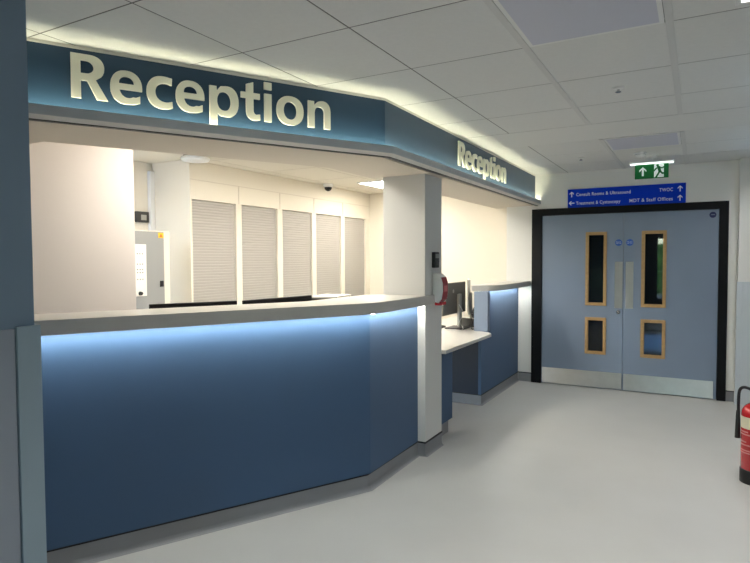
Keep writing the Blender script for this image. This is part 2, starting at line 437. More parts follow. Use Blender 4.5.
# cove at the foot
def cove(bm, pts, h=.03, w=.02, side=1):
    n = len(pts)
    offs = []
    for i, p in enumerate(pts):
        a = (pts[min(i+1, n-1)]-pts[max(i-1, 0)]).normalized(); offs.append(V2(a.y, -a.x)*side)
    prof = [(0, h), (w*.15, h*.45), (w*.45, h*.15), (w, .0005), (0, .0005)]
    rings = [[bm.verts.new((p.x+o.x*u, p.y+o.y*u, z)) for u, z in prof] for p, o in zip(pts, offs)]
    for A, B in zip(rings, rings[1:]):
        for k in range(len(prof)): bm.faces.new((A[k], A[(k+1) % 5], B[(k+1) % 5], B[k]))
    bm.faces.new(rings[0]); bm.faces.new(rings[-1][::-1])
cove(bm, [onA(-1.10, 0), A1, V2(XB, YB1)])
part('skirting', bm, M['skirting'], ct, iv)

# worktop
OV, XW = .082, -1.702
wp = thing('counter_worktop', 'long pale solid worktop on the near reception counter with lit underside', 'worktop', (A1.x, A1.y, 1.115))
iv = Matrix.Translation((-A1.x, -A1.y, -1.115))
def rounded_mitre(n, x):
    c = mitre(n, x); out = []
    a, b = c-dA*.16, c+V2(0, .16)
    for k in range(7):
        t = k/6; out.append(a*(1-t)**2+c*2*t*(1-t)+b*t*t)
    return out
pts = [onA(-1.10, OV)]+rounded_mitre(OV, XW)+[V2(XW, 3.952), V2(-1.7195, 3.952), V2(-1.7195, 3.825), V2(-2.07, 3.825)]
pts += [V2(-2.17, 3.72), mitre(-.29, -2.17), onA(-1.10, -.29)]
bm = bm_new(); prism(bm, pts, 1.116, 1.185, bev=.003); part('slab', bm, M['worktop'], wp, iv)
pts = [onA(-1.05, .056), mitre(.056, XB+.056), V2(XB+.056, 3.82), V2(XB+.042, 3.82), mitre(.042, XB+.042), onA(-1.05, .042)]
bm = bm_new(); prism(bm, pts, 1.1143, 1.1159); part('light_strip', bm, M['ledcool'], wp, iv)

# column between the counters
CX0, CX1, CY0, CY1 = -2.067, -1.722, 3.828, 4.14
bm = bm_new(); box(bm, CX0, CY0, SK+.006, CX1, CY1, ZS+.02, .004); struct('wall_column', bm, M['column'])
bm = bm_new(); box(bm, CX0-.004, CY0-.004, SK-.004, CX1+.004, CY1+.004, SK+.0065); struct('trim_9', bm, M['cap'])
bm = bm_new(); box(bm, CX0, CY0, 0, CX1, CY1, SK-.003)
cove(bm, [V2(-1.78, CY0), V2(CX1, CY0), V2(CX1, CY1)]); struct('baseboard_column', bm, M['skirting'])

# ------------------------------------------------------------------ low desk and far counter
dk = thing('desk_worktop', 'low white desk worktop between the column and the far counter', 'worktop', (-1.9, 4.8, .71))
iv = Matrix.Translation((1.9, -4.8, -.71))
bm = bm_new(); prism(bm, [(-1.69, 4.145), (-1.69, 5.28), (-1.715, 5.335), (-1.86, 5.43), (-1.90, 6.70), (-2.62, 6.70), (-2.62, 4.145)], .712, .742, bev=.003)
part('slab', bm, M['worktop'], dk, iv)
bm = bm_new(); box(bm, -1.83, 4.146, SK, -1.80, 4.56, .7115); part('support_panel', bm, M['blue'], dk, iv)
bm = bm_new(); box(bm, -1.835, 4.146, 0, -1.805, 4.48, SK); part('plinth', bm, M['skirting'], dk, iv)

fc = thing('reception_counter', 'blue end counter base between the low desk and the double doors', 'counter', (-1.845, 6.1, 0))
iv = Matrix.Translation((1.845, -6.1, 0))
FY0, FY1 = 5.44, 6.785
bm = bm_new(); box(bm, -1.875, FY0, SK+.006, -1.845, FY1, 1.130); part('front_panel', bm, M['blue'], fc, iv)
bm = bm_new(); box(bm, -2.6, FY0-.002, SK+.006, -1.875, FY0+.028, .7115); part('end_panel', bm, M['navy'], fc, iv)
bm = bm_new(); box(bm, -2.6, FY0-.004, SK-.001, -1.841, FY0+.03, SK+.006); box(bm, -1.875, FY0+.03, SK-.001, -1.841, FY1, SK+.006); part('cap_strip', bm, M['cap'], fc, iv)
bm = bm_new(); box(bm, -2.6, FY0, 0, -1.845, FY0+.03, SK-.001); box(bm, -1.875, FY0+.03, 0, -1.845, FY1, SK-.001)
cove(bm, [V2(-2.6, FY0), V2(-1.845, FY0), V2(-1.845, FY1)]); part('skirting', bm, M['skirting'], fc, iv)
bm = bm_new(); box(bm, -1.905, 5.40, .7425, -1.765, 5.47, 1.130, .003); part('upstand', bm, M['greypanel'], fc, iv)
fw_ = thing('counter_worktop', 'short pale raised worktop on the far counter beside the double doors', 'worktop', (-1.845, 6.1, 1.131))
iv = Matrix.Translation((1.845, -6.1, -1.131))
pts = []
c, a, b = V2(-1.70, 5.60), V2(-1.80, 5.535), V2(-1.70, 5.80)
pts = [a*(1-t)**2+c*2*t*(1-t)+b*t*t for t in [k/8 for k in range(9)]]
bm = bm_new(); prism(bm, [V2(-1.955, 5.47)]+pts+[V2(-1.70, 6.785), V2(-1.955, 6.785)], 1.131, 1.188, bev=.003); part('slab', bm, M['worktop'], fw_, iv)
bm = bm_new(); box(bm, -1.800, 5.66, 1.1285, -1.786, 6.70, 1.1309); part('light_strip', bm, M['ledcool'], fw_, iv)

# end-wall skirting left of the door, right of the door
bm = bm_new(); box(bm, -1.84, WY-.012, 0, DX0, WY, SK); box(bm, DX1, WY-.012, 0, .345, WY, SK); struct('baseboard_end', bm, M['skirting'])
bm = bm_new(); box(bm, -1.84, WY-.016, SK, DX0, WY, SK+.008); box(bm, DX1, WY-.016, SK, .345, WY, SK+.008); struct('baseboard_end_cap', bm, M['cap']).name = 'trim_10'
bm = bm_new(); box(bm, DX1+.012, WY-.006, SK+.008, .345, WY, 1.215); struct('trim_11', bm, M['wall'])

# ------------------------------------------------------------------ double door
IX0, IX1, IZ = -1.570, .193, 1.945
bm = bm_new()
box(bm, DX0, WY-.035, 0, IX0, WY+.15, DZ, .004); box(bm, IX1, WY-.035, 0, DX1, WY+.15, DZ, .004); box(bm, IX0-.005, WY-.035, IZ, IX1+.005, WY+.15, DZ, .004)
struct('trim_12', bm, M['black'])
XM = -.697
def leaf(name, x0, x1, vx0, vx1, plate, kx0, kx1):
    vis = [(vx0, vx1, .925, 1.742), (vx0, vx1, .382, .794)]
    FW = .034
    bm = bm_new()
    y0, y1 = WY-.012, WY+.034
    ax, bx = vx0+FW*.6, vx1-FW*.6
    z = [.008, .382+FW*.6, .794-FW*.6, .925+FW*.6, 1.742-FW*.6, IZ-.003]
    box(bm, x0, y0, z[0], ax, y1, z[5]); box(bm, bx, y0, z[0], x1, y1, z[5])
    for k in (0, 2, 4): box(bm, ax, y0, z[k], bx, y1, z[k+1])
    bmesh.ops.remove_doubles(bm, verts=bm.verts, dist=1e-5)
    d = struct(name, bm, M['door'])
    for (a, b, c, e) in vis:
        bm = bm_new()
        box(bm, a, y0-.010, c, a+FW, y1+.01, e, .004); box(bm, b-FW, y0-.010, c, b, y1+.01, e, .004)
        box(bm, a+FW-.003, y0-.0095, c, b-FW+.003, y1+.01, c+FW, .004); box(bm, a+FW-.003, y0-.0095, e-FW, b-FW+.003, y1+.01, e, .004)
        v = link('vision_panel_frame', bm, M['oak'], d)
        bm = bm_new(); box(bm, a+FW-.004, WY+.006, c+FW-.004, b-FW+.004, WY+.012, e-FW+.004); link('pane', bm, M['glass'], v)
    bm = bm_new(); box(bm, plate[0], y0-.003, .905, plate[1], y0, 1.412, .001); link('push_plate', bm, M['steel'], d)
    bm = bm_new(); box(bm, kx0, y0-.003, .012, kx1, y0, .19, .001); link('kick_plate', bm, M['steel'], d)
    return d, y0
d1, y0 = leaf('door_1', IX0+.003, XM-.002, -1.088, -.866, (-.782, -.704), IX0+.01, XM-.006)
d2, y0 = leaf('door_2', XM+.002, IX1-.003, -.519, -.279, (-.672, -.596), XM+.012, IX1-.03)
def disc(x, z, r, m, parent, name='fire_door_disc'):
    bm = bm_new(); lathe(bm, [(0, 0), (r, 0), (r, .0015), (0, .0015)], 28, basis((x, y0, z), (1, 0, 0), (0, 0, 1), (0, -1, 0)))
    o = link(name, bm, m, parent)
    return o
def lines(x, z, parent, ws, dz, m, y):
    bm = bm_new()
    for k, w in enumerate(ws): box(bm, x-w/2, y-.001, z-k*dz-.003, x+w/2, y, z-k*dz+.003)
    link('disc_marks', bm, m, parent)
def disc_text(x, z, parent):
    for s, dz in (('Fire door', .004), ('keep shut', -.010)):
        tb = text_bm(s, .0135, .0006, .0, align='CENTER')
        bmesh.ops.transform(tb, matrix=basis((x, y0-.002, z+dz), (1, 0, 0), (0, 0, 1), (0, -1, 0)), verts=tb.verts)
        link('disc_text', tb, M['signwhite'], parent)
a = disc(-.747, 1.620, .036, M['bluedisc'], d1); disc_text(-.747, 1.620, a)
a = disc(-.635, 1.620, .036, M['bluedisc'], d2); disc_text(-.635, 1.620, a)
a = disc(.134, 1.886, .031, M['navydisc'], d2, 'door_disc'); lines(.134, 1.887, a, (.034,), .01, M['greypanel'], y0-.0015)
bm = bm_new(); lathe(bm, [(0, 0), (.022, 0), (.022, .006), (.014, .008), (.014, .018), (0, .018)], 24, basis((-.742, y0, .862), (1, 0, 0), (0, 0, 1), (0, -1, 0))); link('lock_cylinder', bm, M['chrome'], d1, True)

# corridor seen through the panes
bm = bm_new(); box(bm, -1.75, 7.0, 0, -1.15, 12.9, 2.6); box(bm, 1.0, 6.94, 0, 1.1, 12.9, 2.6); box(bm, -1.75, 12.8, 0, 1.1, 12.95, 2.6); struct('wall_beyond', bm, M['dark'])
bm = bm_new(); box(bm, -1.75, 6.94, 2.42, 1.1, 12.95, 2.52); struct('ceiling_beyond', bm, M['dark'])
bm = bm_new(); box(bm, -.86, 9.2, 0.0005, .95, 12.7, .004); struct('floor_beyond', bm, M['bluefloor'])
L = bpy.data.lights.new('fill_spot_beyond', 'SPOT'); L.energy = 480; L.color = (.55, .8, 1.); L.spot_size = 1.1; L.spot_blend = .6; L.shadow_soft_size = .004  # added spot without a fitting, for the blue glimpsed through the pane
lo = bpy.data.objects.new('fill_spot_beyond', L); COL.objects.link(lo); lo.location = (-.35, 11.0, 2.40)

# ------------------------------------------------------------------ wall sign
sg = thing('direction_sign', 'long blue direction sign with white lettering above the double doors', 'sign', (-.698, WY-.001, 2.0205))
def sg_add(nm, bm, m): return link(nm, bm, m, sg)
bm = bm_new(); box(bm, -.588, -.012, 0, .588, 0, .207, .001); sg_add('sign_board', bm, M['signblue'])
def stext(s, x, z, size, align, w):
    tb = text_bm(s, size, .001, .0006, 1.1, align)
    xs = [v.co.x for v in tb.verts]; k = w/(max(xs)-min(xs))
    bmesh.ops.scale(tb, vec=(k, 1, 1), verts=tb.verts)
    bmesh.ops.transform(tb, matrix=basis((x, -.0126, z), (1, 0, 0), (0, 0, 1), (0, -1, 0)), verts=tb.verts)
    sg_add('sign_text', tb, M['signwhite'])
stext('Consult Rooms & Ultrasound', -.497, .128, .050, 'LEFT', 0.56)
stext('Treatment & Cystoscopy', -.497, .032, .050, 'LEFT', 0.46)
stext('TWOC', .47, .128, .050, 'RIGHT', 0.127)
stext('MDT & Staff Offices', .47, .032, .050, 'RIGHT', 0.415)
def arrow(bm, x, z, s, rot, y, th=.002, w=.17):
    # shaft plus two barbs, pointing up before rotation
    P = [(-w/2, -.5), (w/2, -.5), (w/2, .22), (.36, -.06), (.36, .16), (0, .5), (-.36, .16), (-.36, -.06), (-w/2, .22)]
    c, sn = math.cos(rot), math.sin(rot)
    vs = [bm.verts.new((x+(px*c-pz*sn)*s, y, z+(px*sn+pz*c)*s)) for px, pz in P]
    f = bm.faces.new(vs); r = bmesh.ops.extrude_face_region(bm, geom=[f])
    bmesh.ops.translate(bm, vec=(0, -th, 0), verts=[e for e in r['geom'] if isinstance(e, bmesh.types.BMVert)])
for x, z, rt in ((-.545, .150, 0), (-.545, .052, PI/2), (.535, .150, 0), (.535, .054, 0)):
    bm = bm_new(); arrow(bm, x, z, .062, rt, -.0121, .001); sg_add('sign_arrow', bm, M['signwhite'])

# ------------------------------------------------------------------ exit sign hanging from the ceiling
ex = thing('exit_sign', 'green emergency exit sign with running figure hanging from the ceiling', 'sign', (-.39, 6.1, H))
bm = bm_new(); box(bm, -.145, -.006, -.212, .145, .006, -.072, .001); link('sign_plate', bm, M['green'], ex)
bm = bm_new(); box(bm, -.19, -.028, -.066, .19, .028, -.050, .004); link('lamp_housing', bm, M['white'], ex)
bm = bm_new(); box(bm, -.186, -.031, -.076, .186, .031, -.066, .003); link('lamp_strip', bm, M['exitlamp'], ex)
bm = bm_new(); lathe(bm, [(0, 0), (.045, 0), (.045, -.012), (.014, -.022), (.014, -.05), (0, -.05)], 20); link('ceiling_rose', bm, M['white'], ex, True)
bm = bm_new(); arrow(bm, -.075, -.143, .085, 0, -.0062, .001, .2); link('exit_arrow', bm, M['exitwhite'], ex)
bm = bm_new(); box(bm, .022, -.0075, -.204, .105, -.006, -.082); link('doorway_panel', bm, M['exitwhite'], ex)
bm = bm_new()
def limb(bm, pts, w):
    for (x0, z0), (x1, z1) in zip(pts, pts[1:]):
        d = Vector((x1-x0, 0, z1-z0)); L_ = d.length
        n = Vector((-d.z, 0, d.x)).normalized()*w/2; e = d.normalized()*w*.35
        p0, p1 = Vector((x0, -.0078, z0))-e, Vector((x1, -.0078, z1))+e
        a = [bm.verts.new(q) for q in (p0-n, p1-n, p1+n, p0+n)]
        f = bm.faces.new(a); r = bmesh.ops.extrude_face_region(bm, geom=[f])
        bmesh.ops.translate(bm, vec=(0, -.001, 0), verts=[g for g in r['geom'] if isinstance(g, bmesh.types.BMVert)])
limb(bm, [(.062, -.112), (.072, -.152)], .026); limb(bm, [(.066, -.112), (.040, -.120), (.024, -.142)], .012); limb(bm, [(.064, -.110), (.090, -.120), (.106, -.110)], .012)
limb(bm, [(.074, -.150), (.094, -.170), (.124, -.166)], .016); limb(bm, [(.070, -.150), (.056, -.176), (.040, -.203)], .016)
lathe(bm, [(0, 0), (.012, 0), (.012, .001), (0, .001)], 16, basis((.052, -.0078, -.095), (1, 0, 0), (0, 0, 1), (0, -1, 0)))
link('running_figure', bm, M['green'], ex)

# ------------------------------------------------------------------ ceiling fixtures
def panel(x0, y0, x1, y1, z, m, label, nm='ceiling_light_panel', group=None, drop=.012, watts=0, spread=100):
    t = thing(nm, label, 'ceiling light', ((x0+x1)/2, (y0+y1)/2, z), 0, group)
    w, h = (x1-x0)/2, (y1-y0)/2; f = .018
    bm = bm_new()
    for a in ((-w, -h, w, -h+f), (-w, h-f, w, h), (-w, -h+f, -w+f, h-f), (w-f, -h+f, w, h-f)): box(bm, a[0], a[1], -drop, a[2], a[3], .006)
    link('frame', bm, M['white'], t)
    bm = bm_new(); box(bm, -w+f, -h+f, -.004, w-f, h-f, .004); link('diffuser', bm, m, t)
    if watts:
        L = bpy.data.lights.new('panel_light', 'AREA'); L.shape = 'RECTANGLE'; L.size = 2*(w-f); L.size_y = 2*(h-f); L.energy = watts; L.color = (1, .985, .955); L.spread = math.radians(spread)
        lo = bpy.data.objects.new('panel_light', L); COL.objects.link(lo); lo.parent = t; lo.location = (0, 0, -.006)
    return t
panel(-.682, 2.096, -.131, 2.684, H, M['offpanel'], 'square unlit grey ceiling light panel nearest the camera', drop=.004)
panel(-.682, 5.036, -.131, 5.594, H, M['offpanel'], 'square unlit grey ceiling light panel above the exit sign', drop=.004)
panel(.112, 1.42, .412, 2.62, H, M['lit'], 'lit ceiling light at the top right corner of the photo', watts=5.5)
panel(.33, 3.32, .61, 4.40, H, M['lit'], 'added unseen ceiling light along the right wall, just outside the photo', watts=5.5)  # added out-of-view lamp to brighten the floor along the corridor
panel(.46, 5.10, .62, 6.10, H, M['lit'], 'added unseen ceiling light nearest the pier, just outside the photo', watts=7, spread=150)  # added out of view to lift the door wall and far ceiling
for x, y in ((-.68, .885), (-.68, -1.53), (-.68, -3.95), (1.08, -.325), (1.08, -3.95)):
    panel(x, y, x+.55, y+.59, H, M['lit'], 'lit ceiling light panel behind the camera', group='lit panels behind the camera', watts=6)
for x0, y0_, x1, y1, lb in ((-3.0, 3.9, -2.4, 4.5, 'lit office ceiling panel hidden above the near counter'), (-2.95, 4.9, -2.35, 5.5, 'lit office ceiling panel above the low desk'), (-3.6, 6.0, -3.0, 6.6, 'bright office ceiling light panel left of the column'), (-4.3, 2.0, -3.7, 2.6, 'added unseen office ceiling panel behind the electrical cabinet recess'), (-3.05, 2.5, -2.5, 3.6, 'added unseen office ceiling panel behind the partition')):  # last two panels added out of view to brighten cupboard side and column
    panel(x0, y0_, x1, y1, HO, M['litsoft' if 'behind' in lb else 'litwarm'], lb)
# sprinklers / detectors
def sprinkler(x, y, label):
    t = thing('sprinkler_head', label, 'sprinkler', (x, y, H))
    bm = bm_new(); lathe(bm, [(0, .003), (.030, .003), (.030, -.004), (.022, -.008), (0, -.008)], 24); link('cover_plate', bm, M['white'], t, True)
    bm = bm_new(); lathe(bm, [(0, -.012), (.008, -.012), (.008, -.022), (.016, -.024), (.016, -.026), (0, -.026)], 16); link('nozzle', bm, M['chrome'], t)
sprinkler(-.405, 3.57, 'small round sprinkler head in the tile beyond the unlit panel')
sprinkler(-.99, 5.85, 'small round sprinkler head nearest the far blue fascia end')
t = thing('smoke_detector', 'white smoke detector on the ceiling just above the exit sign', 'detector', (-.47, 5.85, H))
bm = bm_new(); lathe(bm, [(0, 0), (.055, 0), (.055, -.012), (.045, -.022), (.030, -.04), (0, -.042)], 28); link('body', bm, M['white'], t, True)
bm = bm_new(); lathe(bm, [(.0465, -.0165), (.0475, -.0165), (.0475, -.0215), (.0455, -.0215)], 28); link('vent_ring', bm, M['darkgrey'], t)
# office ceiling: access point and cctv dome
t = thing('ceiling_access_point', 'round white disc fixture on the office ceiling above the shutters', 'ceiling fixture', (-3.92, 3.74, HO))
bm = bm_new(); lathe(bm, [(0, 0), (.105, 0), (.105, -.012), (0, -.012)], 36); link('mount_ring', bm, M['darkgrey'], t)
bm = bm_new(); lathe(bm, [(0, -.012), (.115, -.012), (.128, -.028), (.112, -.048), (.06, -.056), (0, -.057)], 36); link('dome', bm, M['white'], t, True)
t = thing('security_camera', 'small black dome security camera with white base on the office ceiling', 'camera', (-3.98, 5.95, HO))
bm = bm_new(); lathe(bm, [(0, 0), (.062, 0), (.062, -.03), (.05, -.042), (0, -.042)], 28); link('base', bm, M['white'], t, True)
bm = bm_new(); lathe(bm, [(.046, -.042), (.044, -.06), (.032, -.078), (.016, -.087), (0, -.089)], 28); link('dome', bm, M['screen'], t, True)

# ------------------------------------------------------------------ office: shutter cupboards
XS = -4.09
bm = bm_new()
cyl = [(3.852, 4.437), (4.518, 5.099), (5.186, 5.760), (5.843, 6.412), (6.498, 7.053)]
ZSH = 2.017
t = thing('shutter_cupboard', 'cream full height cupboard wall with five grey roller shutters', 'cupboard', (XS, 5.5, 0))
iv = Matrix.Translation((-XS, -5.5, 0))
bm = bm_new()
ys = [3.828]+[v for c in cyl for v in c]+[7.169]
for k in range(0, len(ys), 2): box(bm, -4.59, ys[k], 0, XS, ys[k+1], HO-.001)
for a, b in cyl: box(bm, -4.59, a, ZSH, XS, b, HO-.001)
bmesh.ops.remove_doubles(bm, verts=bm.verts, dist=1e-5)
part('carcass', bm, M['cream'], t, iv)
bm = bm_new()
for k in range(1, len(ys)-1, 2): pass
bm2 = bm_new(); box(bm2, XS, 3.83, 2.196, XS+.004, 7.16, 2.202)
for y in (4.478, 5.143, 5.80, 6.455): box(bm2, XS, y-.004, 2.017, XS+.003, y+.004, 2.2)
part('joint_line', bm2, M['soffit'], t, iv); bm.free()
SHL = ['first from the left', 'second from the left', 'in the middle', 'second from the right', 'beside the end wall']
for (a, b), w in zip(cyl, SHL):
    s = thing('roller_shutter', 'closed grey slatted roller shutter, ' + w + ' of the five', 'shutter', (XS-.03, (a+b)/2, .05), 0, 'roller shutters in the office cupboard wall')
    hw = (b-a)/2-.002
    bm = bm_new()
    n = 72; hh = (ZSH-.055)/n
    for k in range(n):
        z0 = k*hh
        vs = [bm.verts.new(p) for p in ((.0065, -hw, z0+.001), (.008, -hw, z0+.007), (.008, -hw, z0+hh-.007), (.0065, -hw, z0+hh-.001), (-.012, -hw, z0+hh), (-.012, -hw, z0))]
        ws = [bm.verts.new((v.co.x, hw, v.co.z)) for v in vs]
        bm.faces.new(vs); bm.faces.new(ws[::-1])
        for i in range(6): bm.faces.new((vs[i], vs[(i+1) % 6], ws[(i+1) % 6], ws[i]))
    link('slats', bm, M['shutter'], s)
    bm = bm_new(); box(bm, -.012, -hw, -.04, .012, hw, 0.0, .003); link('bottom_rail', bm, M['lip'], s)

# electrical cabinet, warning label and chart on the recess wall left of the shutters
ec = thing('electrical_cabinet', 'grey metal wall cabinet with yellow warning label left of the shutters', 'cabinet', (-4.0, 3.3, 0))
iv = Matrix.Translation((4.0, -3.3, 0))
bm = bm_new(); box(bm, -4.22, 2.75, .0, -4.012, 3.515, 1.70, .004); part('carcass', bm, M['cream'], ec, iv)
bm = bm_new(); box(bm, -4.012, 2.76, .31, -4.0, 3.445, 1.692, .003); dr = part('door', bm, M['cabinet'], ec, iv)
bm = bm_new(); box(bm, -4.0, 3.395, 1.225, -3.99, 3.428, 1.275, .003); part('lock', bm, M['blackplastic'], dr, iv)
bm = bm_new(); box(bm, -4.0, 3.385, 1.64, -3.998, 3.44, 1.685); part('warning_label', bm, M['yellow'], dr, iv)
bm = bm_new()
P = [(3.412, 1.678), (3.394, 1.646), (3.432, 1.646)]
vs = [bm.verts.new((-3.9975, y, z)) for y, z in P]; bm.faces.new(vs); part('warning_triangle', bm, M['orange'], dr, iv)
bm = bm_new(); box(bm, -4.0, 2.95, 1.155, -3.997, 3.257, 1.583); ch = part('chart', bm, M['paper'], dr, iv)
for z in (1.50, 1.415, 1.37, 1.345, 1.29):
    for y in (3.14, 3.165, 3.19, 3.215):
        bm = bm_new(); box(bm, -3.997, y, z, -3.9965, y+.009, z+.009); part('chart_mark', bm, M['darkgrey'], ch, iv)
bm = bm_new(); lathe(bm, [(0, 0), (.017, 0), (.014, .02), (0, .022)], 20, basis((-3.997, 3.19, 1.178), (0, 1, 0), (0, 0, 1), (1, 0, 0))); part('rotary_handle', bm, M['blackplastic'], dr, iv)
tc = thing('wall_controller', 'small dark control box on the cream wall above the electrical cabinet', 'controller', (-4.6, 3.605, 1.86))
bm = bm_new(); box(bm, 0, 0.02, -.05, .03, .16, .05, .004); link('casing', bm, M['darkgrey'], tc)
bm = bm_new(); box(bm, .03, .07, -.03, .032, .13, .02); link('display', bm, M['silver'], tc)
bm = bm_new(); box(bm, -4.599, 3.775, 0, -4.555, 3.826, 2.3, .004); tag(link('cable_trunking', bm, M['white']), 'white vertical cable trunking in the corner left of the shutters', 'trunking')

# ------------------------------------------------------------------ staff desk behind the counter and its monitors
bm = bm_new(); prism(bm, [onA(.42, -.05), mitre(-.05, -1.85), V2(-1.85, 3.80), V2(-2.55, 3.80), mitre(-.75, -2.55), onA(.42, -.75)], .71, .74, bev=.002)
sd = tag(link('staff_desk', bm, M['worktop']), 'staff desk top hidden behind the near reception counter', 'desk')
def monitor(label, loc, rotz, w, h, z, stand=True, back=M['darkgrey'], edge=M['blackplastic'], zb=.742, tilt=0., thick=.022, sx=0.):
    # local: screen faces -y, back faces +y
    t = thing('computer_monitor', label, 'monitor', (loc[0], loc[1], zb), rotz, 'computer monitors at the reception')
    T = Matrix.Translation((0, 0, z-zb)) @ Matrix.Rotation(tilt, 4, 'Y')
    bm = bm_new(); box(bm, -w/2, -thick/2, -h/2, w/2, thick/2, h/2, .004, T); link('casing', bm, back, t)
    bm = bm_new(); box(bm, -w/2+.01, -thick/2-.0015, -h/2+.012, w/2-.01, -thick/2, h/2-.01, 0, T); link('screen', bm, M['screen'], t)
    bm = bm_new(); box(bm, sx-.035, thick/2-.002, .02, sx+.035, thick/2+.026, z-zb+.04, .006); link('stand_column', bm, M['silver'] if back is M['monback'] else back, t)
    bm = bm_new(); box(bm, sx-.12, -.09, 0.0, sx+.12, .11, .012, .005); link('stand_base', bm, edge, t)
    return t
angA = math.atan2(dA.y, dA.x)
p = onA(.68, -.60); monitor('black monitor top edge behind the counter, left one of the pair', p, angA+PI, .54, .32, 1.187-.16, back=M['blackplastic'])
p = onA(1.235, -.58); monitor('black monitor top edge behind the counter, right one of the pair', p, angA+PI+.02, .50, .32, 1.196-.16, back=M['blackplastic'], tilt=.035)
monitor('monitor showing its dark grey back beside the hand sanitiser dispenser', (-2.14, 5.46), -PI/2, .62, .315, 1.055, back=M['monback'], sx=-.10)
bm = bm_new()
monitor('pale silver monitor seen edge-on beside the grey upstand', (-2.17, 5.98), math.atan2(5.98, -2.17)+PI+.03, .42, .37, 1.045, back=M['silver'], thick=.024)
bm.free()
# maker's badge on the back of the grey monitor is a round emblem
for o in list(bpy.data.objects):
    if o.type == 'EMPTY' and o.get('label', '').startswith('monitor showing'):
        bm = bm_new(); lathe(bm, [(0, 0), (.018, 0), (.018, .002), (0, .002)], 24, basis((.04, .0115, .385), (1, 0, 0), (0, 0, 1), (0, 1, 0))); link('badge', bm, M['silver'], o)
# desk telephone
tp = thing('desk_telephone', 'dark desk telephone with raised handset in front of the silver monitor', 'telephone', (-2.06, 5.79, .742), 1.2)
bm = bm_new(); prism(bm, [(-.08, 0), (.08, 0), (.08, .03), (-.08, .09)], -.09, .09, basis((0, 0, 0), (1, 0, 0), (0, 0, 1), (0, -1, 0)), .004); link('base', bm, M['darkgrey'], tp)
bm = bm_new(); tube(bm, spline([(-.05, -.06, .10), (-.06, -.062, .15), (-.02, -.06, .20), (.03, -.06, .215), (.055, -.06, .20)]), .017, 12); link('handset', bm, M['blackplastic'], tp, True)
bm = bm_new(); tube(bm, spline([(-2.06, 5.86, .7475), (-2.0, 5.70, .7475), (-1.95, 5.60, .7475), (-1.96, 5.50, .7475), (-1.99, 5.56, .80), (-2.03, 5.86, .90)]), .004, 8)
tag(link('monitor_cable', bm, M['darkgrey'], None, True), 'grey monitor cable curling on the low desk beside the upstand', 'cable')
bm = bm_new(); tube(bm, spline([(-2.12, 5.53, 1.0), (-2.05, 5.50, .90), (-2.08, 5.47, .82), (-2.03, 5.42, .748), (-2.14, 5.3, .748)]), .003, 8)
tag(link('monitor_cable', bm, M['white'], None, True), 'thin white cable hanging below the dark grey monitor', 'cable')
kb = thing('keyboard', 'black keyboard lying on the low desk below the dark grey monitor', 'keyboard', (-2.34, 5.35, .742), PI/2)
bm = bm_new(); box(bm, -.22, -.07, 0, .22, .07, .016, .004); link('tray', bm, M['blackplastic'], kb)
bm = bm_new()
for i in range(15):
    for j in range(5): box(bm, -.208+i*.028, -.058+j*.024, .016, -.184+i*.028, -.038+j*.024, .021)
link('keys', bm, M['darkgrey'], kb)
tr = thing('paper_tray', 'dark paper tray with white sheets behind the counter near the column', 'tray', (-2.40, 3.62, .742), .2)
bm = bm_new()
box(bm, -.12, -.16, 0, .12, .16, .428, .004); link('tray', bm, M['darkgrey'], tr)
bm = bm_new(); box(bm, -.105, -.148, .428, .105, .148, .440); link('paper_stack', bm, M['paper'], tr)

# ------------------------------------------------------------------ things on the column
ds = thing('sanitiser_dispenser', 'white wall dispenser with red front panel on the column above the desk', 'dispenser', (CX1, 4.016, 1.122))
ds.scale = (.76, 1, 1)
prof = [(0.0005, .01), (.062, .0), (.095, .03), (.108, .09), (.106, .15), (.088, .195), (.05, .218), (.0005, .222)]
def side_prism(bm, prof, y0, y1, bev=.008):
    return prism(bm, prof, y0, y1, basis((0, 0, 0), (1, 0, 0), (0, 0, 1), (0, -1, 0)), bev)
bm = bm_new(); side_prism(bm, prof, -.06, .06); link('cover', bm, M['white'], ds)
pr = [(.060, -.0015), (.097, .029), (.1105, .09), (.1085, .15), (.091, .192), (.086, .185), (.10, .148), (.103, .09), (.09, .034), (.06, .006)]
bm = bm_new(); side_prism(bm, pr, -.048, .048, .001); link('front_panel', bm, M['redplastic'], ds)
bm = bm_new(); box(bm, .02, -.05, -.018, .09, .05, .008, .006); link('push_bar', bm, M['red'], ds)
bm = bm_new(); box(bm, .1095, -.03, .085, .1115, .03, .13); link('panel_print', bm, M['labelprint'], ds)
ar = thing('access_reader', 'black door entry reader on the grey column face above the dispenser', 'reader', (CX1, 3.985, 1.385))
bm = bm_new(); box(bm, .0005, -.042, 0, .028, .042, .118, .006); link('casing', bm, M['blackplastic'], ar)
bm = bm_new(); box(bm, .028, -.03, .072, .0295, .03, .104); link('display', bm, M['silver'], ar)
bm = bm_new(); lathe(bm, [(0, 0), (.014, 0), (.014, .003), (0, .003)], 20, basis((.028, 0, .035), (0, 1, 0), (0, 0, 1), (1, 0, 0))); link('button', bm, M['darkgrey'], ar)
sw = thing('light_switch', 'white light switch plate on the cream end wall beside the column', 'switch', (-3.03, 7.168, 1.40))
bm = bm_new(); box(bm, -.045, -.010, 0, .045, .0, .13, .003); link('plate', bm, M['white'], sw)
bm = bm_new(); box(bm, -.012, -.014, .045, .012, -.010, .085, .001); link('rocker', bm, M['silver'], sw)

